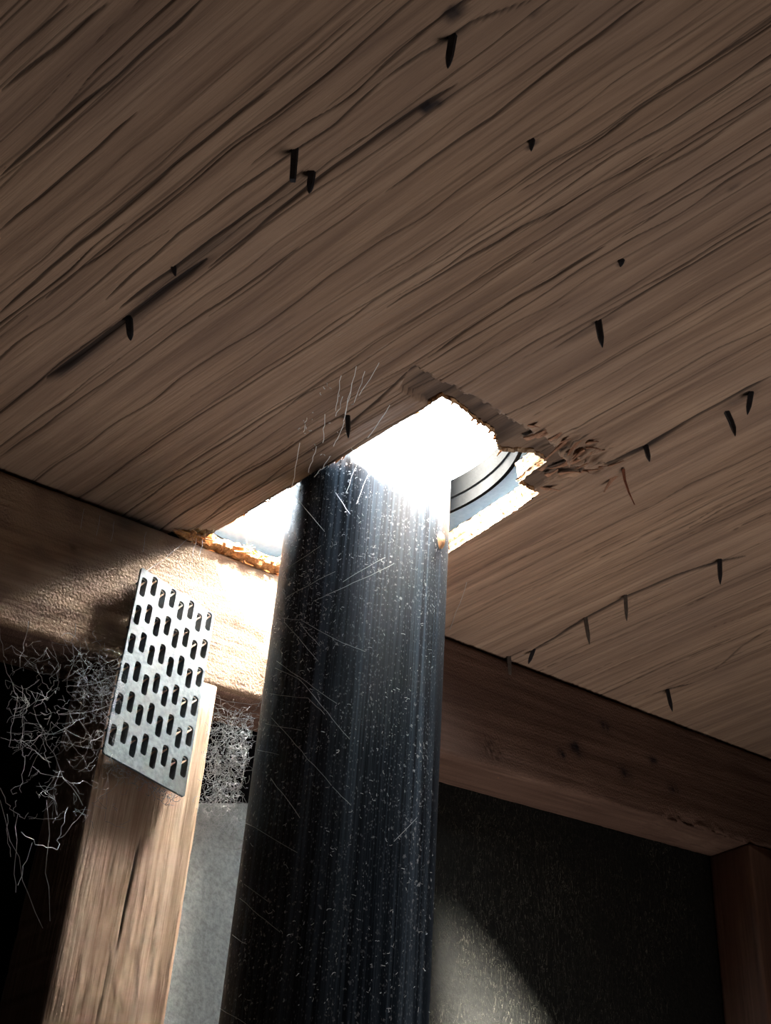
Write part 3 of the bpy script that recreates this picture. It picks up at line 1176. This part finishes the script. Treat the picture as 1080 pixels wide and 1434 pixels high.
# roof covering that carries the flashing, cut open around it
sq = dense(np.array([(-0.16, -0.17), (0.19, -0.17), (0.19, 0.17), (-0.16, 0.17)]), 0.01, 0.001, 9)
shingles = ring_slab('roof_shingles', sq, BIG, DECK_T + 0.0008, 0.0295, M['shingle'], None, lower=True)
shingles.matrix_world = frame()
tag(shingles, kind='structure')

# ------------------------------------------------------------------ nails through the deck
NAILS = [  # base px, tip px, length below the deck (m), shank radius, label, bright
    ((634, 53), (627, 96), 0.0015, 'long dark roofing nail at the top centre, below the round knot'),
    ((413, 211), (410, 253), 0.0014, 'blunt dark nail, upper one of the close pair left of centre'),
    ((437, 243), (433, 271), 0.0015, 'short dark nail in a black stain, lower one of the close pair'),
    ((181, 449), (183, 477), 0.0016, 'dark nail in the long black split at the far left'),
    ((838, 450), (844, 487), 0.0014, 'dark nail standing alone up and to the right of the hole'),
    ((487, 583), (488, 614), 0.0012, 'dark nail beside the left edge of the hole, hung with cobweb threads'),
    ((905, 626), (910, 647), 0.0012, 'small dark nail in the crack right of the torn hole corner'),
    ((1018, 577), (1030, 611), 0.0013, 'slanting dark nail, left one of the pair near the right edge'),
    ((1052, 550), (1047, 581), 0.0013, 'upright dark nail, right one of the pair near the right edge'),
    ((1008, 784), (1009, 819), 0.0013, 'dark nail at the right end of the lower nail row'),
    ((876, 834), (878, 870), 0.0011, 'slim brown nail in the middle of the lower nail row'),
    ((820, 865), (826, 903), 0.0012, 'bright grey slanting nail, third from the left in the lower row'),
    ((747, 911), (740, 930), 0.0013, 'short dark nail right where the plywood meets the beam'),
    ((713, 920), (714, 945), 0.0013, 'dull blunt nail hanging in front of the beam, left end of the lower row'),
    ((935, 967), (942, 997), 0.0013, 'dark nail standing alone close above the beam, lower right'),
    ((745, 197), (744, 212), 0.0012, 'stub of a nail in a round dark spot, upper right'),
    ((871, 365), (869, 374), 0.0012, 'tiny nail stub above the lone nail, right half'),
    ((243, 375), (246, 387), 0.0011, 'tiny nail stub in the stained band, left'),
]


def nail_tip(base, q):
    """point on the ray of pixel q nearest to the line dropping square from the deck at base"""
    d = ray(*q)
    d /= np.linalg.norm(d)
    a, b, c = NV @ NV, NV @ d, d @ d
    w0 = base
    den = a * c - b * b
    sc = (a * 0 + 0)
    # minimise |base - u*NV - v*d|
    u = (base @ NV * c - (base @ d) * b) / den
    v = (base @ d - u * b)
    p_line = base - u * NV
    p_ray = d * v
    return p_ray


for i, (b, tp, r_, lab) in enumerate(NAILS):
    base = on_deck(*b)
    tip = nail_tip(base, tp)
    axis = tip - base
    L = np.linalg.norm(axis)
    axis /= L
    u = np.cross(axis, GV)
    u /= np.linalg.norm(u)
    v = np.cross(axis, u)
    r_ *= 1.35
    blunt = i in (1, 13)
    bend = 0.0016 if i == 7 else 0.0
    n = 10
    V, F = [], []
    prof = [(-0.008, 1.0), (0.0, 1.0), (0.35 * L, 0.98), (0.62 * L, 0.92), (0.8 * L, 0.62 if not blunt else 0.92), (0.93 * L, 0.30 if not blunt else 0.9), (L, 0.06 if not blunt else 0.75)]
    if L < 0.009:
        prof = [(-0.008, 1.0), (0.0, 1.0), (0.4 * L, 0.85), (0.75 * L, 0.5), (L, 0.08)]
    for (z, k) in prof:
        for j in range(n):
            a = 2 * math.pi * j / n
            sq_ = 0.86 + 0.14 * math.cos(4 * a)
            c = axis * z + u * bend * math.sin(max(0, z) / L * math.pi)
            V.append(c + r_ * k * sq_ * (math.cos(a) * u + math.sin(a) * v))
    m = len(prof)
    for j in range(m - 1):
        for k in range(n):
            F.append((j * n + k, j * n + (k + 1) % n, j * n + n + (k + 1) % n, j * n + n + k))
    F += [tuple(reversed(range(n))), tuple((m - 1) * n + k for k in range(n))]
    me = mesh_np('roofing_nail', V, F)
    o = link('roofing_nail', me, M['nailbright'] if i in (10, 11, 13) else M['nail'], mw=loc_m(base))
    tag(o, lab, 'nail', 'nails through the plywood')

# loose red sliver of wood hanging from the crack
sl = [on_deck(873, 657, -0.001), nail_tip(on_deck(873, 657), (875, 672)), nail_tip(on_deck(874, 658), (881, 690)), nail_tip(on_deck(874, 659), (889, 707))]
V, F = tubes([[p - sl[0] for p in sl]], lambda t: 0.0009 * (1 - 0.8 * t) + 0.0001, 5)
tag(link('wood_sliver', mesh_np('wood_sliver', V, F), M['redshard'], mw=loc_m(sl[0])), 'thin reddish sliver of wood hanging down right of the torn hole corner', 'splinter')

# ------------------------------------------------------------------ cobwebs
rw_ = random.Random(21)


def sag(a, b, n=6, amt=0.001, wob=0.0003):
    a, b = np.asarray(a), np.asarray(b)
    out = []
    for i in range(n):
        t = i / (n - 1)
        p = a + (b - a) * t
        p = p + np.array([0, 0, -amt * 4 * t * (1 - t)])
        if 0 < i < n - 1:
            p = p + np.array([rw_.gauss(0, wob) for _ in range(3)])
        out.append(p)
    return out


def curl(p, ln, n=7, k=0.7):
    d = np.array([rw_.gauss(0, 1) for _ in range(3)])
    d /= np.linalg.norm(d)
    out = [np.asarray(p)]
    for i in range(n - 1):
        d = d + k * np.array([rw_.gauss(0, 1) for _ in range(3)])
        d /= np.linalg.norm(d)
        out.append(out[-1] + d * ln / n)
    return out


def cobweb(label, sets, origin, mat='web'):
    """sets: list of (strands, radius)"""
    V, F = [], []
    for S, r_ in sets:
        v, f = tubes([[np.asarray(p) - origin for p in s] for s in S], r_, 3)
        b = len(V)
        V += v
        F += [tuple(i + b for i in q) for q in f]
    o = link('cobweb', mesh_np('cobweb', V, F), M[mat], mw=loc_m(origin))
    tag(o, label, 'cobweb', 'cobwebs', 'stuff')
    return o


def net(n, sample, conn, rad):
    P = [sample() for _ in range(n)]
    S = []
    A = np.array(P)
    for i in range(n):
        d = np.linalg.norm(A - A[i], axis=1)
        for j in np.argsort(d)[1:1 + conn]:
            if j > i or rw_.random() < 0.3:
                S.append(sag(P[i], P[j], 6, 0.05 * d[j], 0.02 * d[j]))
    return P, S


def left_sample():
    x = rw_.betavariate(1.5, 1.2) * 172
    y = 895 + rw_.betavariate(1.3, 1.9) * 270
    return on_y(x, y, rw_.uniform(0.515, 0.555) - 0.02)


P, S = net(210, left_sample, 2, 0.0002)
long_ = []
for (a, b) in (((5, 925), (25, 975)), ((25, 975), (14, 1040)), ((14, 1040), (26, 1046)), ((35, 1060), (30, 1110)), ((28, 1035), (35, 1060)), ((35, 1060), (55, 1030)), ((55, 1030), (20, 1035)),
               ((55, 1030), (118, 1005)), ((62, 1027), (116, 1128)), ((0, 1103), (26, 1140)), ((26, 1140), (40, 1138)), ((95, 960), (165, 945)), ((88, 905), (98, 925)), ((98, 925), (105, 918)), ((50, 930), (72, 965)),
               ((72, 965), (48, 990)), ((30, 960), (40, 985)), ((40, 985), (32, 1000)), ((32, 1000), (33, 1060)), ((72, 965), (85, 930)), ((0, 880), (10, 925)), ((40, 870), (28, 935)), ((60, 1035), (70, 1075)), ((82, 1000), (165, 985)),
               ((110, 1080), (135, 1060)), ((10, 1140), (15, 1200)), ((25, 1140), (22, 1250)), ((65, 1120), (70, 1290)), ((95, 1130), (80, 1190)), ((80, 1190), (30, 1165)), ((80, 1175), (120, 1130)), ((0, 1120), (60, 1300)), ((45, 1180), (25, 1240))):
    long_.append(sag(on_y(*a, 0.525), on_y(*b, 0.522), 8, 0.002, 0.0005))
fl = [curl(left_sample(), rw_.uniform(0.006, 0.016)) for _ in range(150)]
fl += [curl(on_y(140 + rw_.gauss(0, 16), 960 + rw_.gauss(0, 26), 0.522), rw_.uniform(0.004, 0.014)) for _ in range(170)]
cobweb('tangled grey cobweb hanging under the beam left of the metal plate', [(S, 0.000065), (long_, 0.00012), (fl, 0.000065)], on_y(80, 980, 0.53))


def right_sample():
    y = 985 + rw_.betavariate(1.5, 1.5) * 165
    x0 = 305 - (y - 960) * 0.155
    x = x0 + 4 + rw_.random() * (372 - (y - 960) * 0.21 - x0 - 8)
    return on_y(x, y, rw_.uniform(0.505, 0.575))


P, S = net(170, right_sample, 3, 0.0002)
fl = [curl(right_sample(), rw_.uniform(0.006, 0.018), 8) for _ in range(420)]
fl += [curl(on_y(rw_.uniform(268, 345), rw_.gauss(1158, 8), WALL_Y - 0.003), rw_.uniform(0.006, 0.016), 8) for _ in range(110)]
pp = [sag(on_y(300, y0, 0.54), on_y(362, y1, 0.50), 7, 0.002) for (y0, y1) in ((975, 985), (985, 1000), (1000, 1005), (1010, 1030), (1030, 1020), (1060, 1080), (1110, 1125), (1160, 1180), (1185, 1183))]
cobweb('dense fuzzy cobweb between the pine post and the pipe', [(S, 0.00008), (fl, 0.00009), (pp, 0.00012)], on_y(330, 1060, 0.54))

# fluff caught under the plate's lower edge
fl = []
for i in range(120):
    t = rw_.random()
    fl.append(curl(np.array([PL_X0 + 0.006 + t * (PW - 0.010), PL_Y + rw_.uniform(0.0, 0.006), PL_Z0 - abs(rw_.gauss(0, 0.0035)) + 0.001]), rw_.uniform(0.004, 0.010), 7))
cobweb('dusty fluff caught behind the lower edge of the metal plate', [(fl, 0.00010)], np.array([PL_X0 + PW / 2, PL_Y, PL_Z0]))

# threads on the pipe
PT = [((398, 838), (470, 800)), ((440, 842), (552, 790)), ((395, 865), (420, 868)), ((420, 868), (482, 902)), ((482, 902), (512, 913)), ((420, 872), (448, 905)), ((398, 870), (446, 926)), ((388, 925), (472, 986)),
      ((385, 935), (418, 950)), ((418, 950), (490, 1035)), ((378, 972), (432, 978)), ((432, 978), (455, 1000)), ((380, 1005), (465, 1100)), ((372, 1014), (422, 1022)), ((360, 1050), (390, 1057)), ((345, 1152), (416, 1194)),
      ((465, 1102), (492, 1128)), ((330, 1230), (375, 1262)), ((325, 1250), (392, 1305)), ((318, 1305), (345, 1322)), ((308, 1412), (345, 1434)), ((552, 1178), (585, 1145)), ((380, 1090), (420, 1145)),
      ((395, 800), (450, 765)), ((480, 815), (540, 780)), ((500, 650), (485, 690)), ((520, 650), (500, 705)), ((470, 690), (490, 720)), ((410, 690), (455, 745))]
S = []
for a, b in PT:
    n = max(4, int(math.hypot(b[0] - a[0], b[1] - a[1]) / 12))
    L_ = []
    for k in range(n + 1):
        q = on_pipe(a[0] + (b[0] - a[0]) * k / n + rw_.gauss(0, 0.5), a[1] + (b[1] - a[1]) * k / n + rw_.gauss(0, 0.5), PIPE_R + 0.0007)
        if q is not None:
            L_.append(q)
    if len(L_) > 2:
        S.append(L_)
fl = []
for i in range(900):
    if rw_.random() < 0.35:
        x, y = rw_.gauss(425, 22), rw_.gauss(850, 60)
    else:
        x, y = rw_.uniform(330, 610), rw_.uniform(650, 1420)
    q = on_pipe(x, y, PIPE_R + 0.0006)
    if q is not None:
        fl.append(curl(q, rw_.uniform(0.0006, 0.0032), 4, 0.6))
cobweb('fine dusty threads stretched across the face of the black pipe', [(S, 0.00014), (fl, 0.00013)], on_pipe(480, 900), 'webpale')

# bright threads hanging by the hole's left edge
TH = [((531, 508), (503, 554)), ((499, 513), (483, 580)), ((511, 520), (496, 564)), ((493, 536), (481, 590)), ((546, 567), (515, 613)), ((482, 591), (467, 625)), ((480, 555), (470, 583)), ((455, 580), (452, 620)), ((443, 625), (432, 662)),
      ((430, 585), (425, 605)), ((420, 620), (408, 690)), ((462, 640), (440, 668)), ((478, 526), (470, 575))]
S = [sag(on_deck(*a, -0.006), on_deck(*b, -0.014), 7, 0.0008, 0.0003) for a, b in TH]
fl = [curl(on_deck(rw_.uniform(415, 500), rw_.uniform(540, 670), -0.008), rw_.uniform(0.001, 0.003), 4) for _ in range(26)]
cobweb('thin bright threads below the plywood at the left edge of the hole', [(S, 0.00020), (fl, 0.00020)], on_deck(485, 580, -0.008), 'webpale')
S = [sag(on_deck(654, 815, -0.004), on_y(629, 884, BEAM_Y - 0.004), 6, 0.0006)]
S += [sag(on_y(x, y, BEAM_Y - 0.003), on_y(x - 5, y + 28, BEAM_Y - 0.004), 5, 0.001) for x, y in ((118, 712), (140, 722), (160, 730), (205, 745), (275, 752), (285, 748))]
S += [sag(on_y(205, 800, BEAM_Y - 0.008), on_y(262, 755, BEAM_Y - 0.006), 6, 0.001)]
cobweb('few single threads hanging from the plywood joint along the beam', [(S, 0.00014)], on_deck(654, 815, -0.004))

# ------------------------------------------------------------------ the rest of the attic


def slope_z(X):
    return P0[2] + (X - P0[0]) * math.tan(SL)


XA, XB, YA, ZF = -1.45, 2.2, -1.35, -0.70


def slab_poly(name, pts, thick, axis, mat):
    """closed prism from a polygon in a plane"""
    n = len(pts)
    V = [tuple(p) for p in pts]
    q = [list(p) for p in pts]
    for p in q:
        p[axis] += thick
    V += [tuple(p) for p in q]
    F = [tuple(range(n)), tuple(reversed(range(n, 2 * n)))] + [(i, (i + 1) % n, n + (i + 1) % n, n + i) for i in range(n)]
    me = mesh_np(name, V, F)
    bm = bmesh.new()
    bm.from_mesh(me)
    bmesh.ops.recalc_face_normals(bm, faces=bm.faces)
    bm.to_mesh(me)
    bm.free()
    return tag(link(name, me, mat), kind='structure')


XM = 0.385
XJ = 0.53                       # the two sheets of the gable meet behind the pipe
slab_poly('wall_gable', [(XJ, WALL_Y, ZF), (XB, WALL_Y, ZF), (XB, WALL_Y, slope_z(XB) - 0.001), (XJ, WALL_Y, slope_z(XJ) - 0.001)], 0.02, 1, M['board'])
ZJ = 0.402                      # edge of the beam's shadow, painted as a black sheet above grey board
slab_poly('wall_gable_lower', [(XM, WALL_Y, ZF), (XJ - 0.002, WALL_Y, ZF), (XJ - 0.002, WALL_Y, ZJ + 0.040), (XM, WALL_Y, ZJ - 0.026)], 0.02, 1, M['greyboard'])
slab_poly('wall_gable_shaded', [(XM, WALL_Y + 0.001, ZJ - 0.030), (XJ - 0.002, WALL_Y + 0.001, ZJ + 0.036), (XJ - 0.002, WALL_Y + 0.001, slope_z(XJ) - 0.001), (XM, WALL_Y + 0.001, slope_z(XM) - 0.001)], 0.02, 1, M['felt_shade'])
slab_poly('wall_recess', [(XA, 1.1, ZF), (XM, 1.1, ZF), (XM, 1.1, slope_z(XM)), (XA, 1.1, slope_z(XA))], 0.02, 1, M['felt_shade'])
slab_poly('wall_recess_side', [(XM, WALL_Y + 0.021, ZF), (XM, 1.1, ZF), (XM, 1.1, slope_z(XM)), (XM, WALL_Y + 0.021, slope_z(XM))], 0.02, 0, M['felt_shade'])
slab_poly('wall_front', [(XA, YA, ZF), (XB, YA, ZF), (XB, YA, slope_z(XB)), (XA, YA, slope_z(XA))], -0.02, 1, M['insul'])
slab_poly('wall_left', [(XA, YA, ZF), (XA, 1.1, ZF), (XA, 1.1, slope_z(XA)), (XA, YA, slope_z(XA))], -0.02, 0, M['insul'])
slab_poly('wall_right', [(XB, YA, ZF), (XB, 1.1, ZF), (XB, 1.1, slope_z(XB)), (XB, YA, slope_z(XB))], 0.02, 0, M['insul'])
# made-up opening in the floor, added to let the fill lamp shine up
HA = (0.50, 1.10, -0.10, 0.42)
V, F = [], []
for (a, b, c, d) in ((XA, HA[0], YA, 1.1), (HA[1], XB, YA, 1.1), (HA[0], HA[1], YA, HA[2]), (HA[0], HA[1], HA[3], 1.1)):
    i = len(V)
    V += [(x, y, z) for z in (ZF - 0.02, ZF) for (x, y) in ((a, c), (b, c), (b, d), (a, d))]
    F += [tuple(i + k for k in q) for q in ((3, 2, 1, 0), (4, 5, 6, 7), (0, 1, 5, 4), (1, 2, 6, 5), (2, 3, 7, 6), (3, 0, 4, 7))]
fl_m = link('floor', mesh_np('floor', V, F), M['insul'])
tag(fl_m, kind='structure')
slab_poly('fill_box_base', [(HA[0] - 0.2, HA[2] - 0.2, ZF - 0.08), (HA[1] + 0.2, HA[2] - 0.2, ZF - 0.08), (HA[1] + 0.2, HA[3] + 0.2, ZF - 0.08), (HA[0] - 0.2, HA[3] + 0.2, ZF - 0.08)], -0.02, 2, M['insul'])  # unseen bottom added under the lamp to keep the sky out
slab_poly('fill_box_side_1', [(HA[0] - 0.02, HA[2], ZF - 0.08), (HA[0] - 0.02, HA[3], ZF - 0.08), (HA[0] - 0.02, HA[3], ZF - 0.02), (HA[0] - 0.02, HA[2], ZF - 0.02)], 0.02, 0, M['post'])  # unseen sides of the box added around the fill lamp
slab_poly('fill_box_side_2', [(HA[1], HA[2], ZF - 0.08), (HA[1], HA[3], ZF - 0.08), (HA[1], HA[3], ZF - 0.02), (HA[1], HA[2], ZF - 0.02)], 0.02, 0, M['post'])
slab_poly('fill_box_side_3', [(HA[0], HA[2] - 0.02, ZF - 0.08), (HA[1], HA[2] - 0.02, ZF - 0.08), (HA[1], HA[2] - 0.02, ZF - 0.02), (HA[0], HA[2] - 0.02, ZF - 0.02)], 0.02, 1, M['post'])
slab_poly('fill_box_side_4', [(HA[0], HA[3], ZF - 0.08), (HA[1], HA[3], ZF - 0.08), (HA[1], HA[3], ZF - 0.02), (HA[0], HA[3], ZF - 0.02)], 0.02, 1, M['post'])
hd = bpy.data.lights.new('ceiling_fill', 'AREA')  # unseen lamp, added as fill for the ceiling
hd.shape = 'RECTANGLE'
hd.size, hd.size_y = HA[1] - HA[0], HA[3] - HA[2]
hd.energy = FILL_W
hd.color = (1.0, 0.91, 0.84)
ho = bpy.data.objects.new('ceiling_fill', hd)
col.objects.link(ho)
ho.location = (0.5 * (HA[0] + HA[1]), 0.5 * (HA[2] + HA[3]), ZF - 0.05)
hd.spread = math.radians(60)
ho.rotation_euler = (ho.location - Vector((0.43, 0.50, 0.55))).to_track_quat('Z', 'Y').to_euler()

# daylight portal in the collar: only tells the renderer where the sky comes in
pd = bpy.data.lights.new('sky_portal', 'AREA')
pd.shape = 'DISK'
pd.size = 2 * RI + 0.004
pd.cycles.is_portal = True
po = bpy.data.objects.new('sky_portal', pd)
col.objects.link(po)
po.matrix_world = frame(world_of(0, 0, 0.0515))
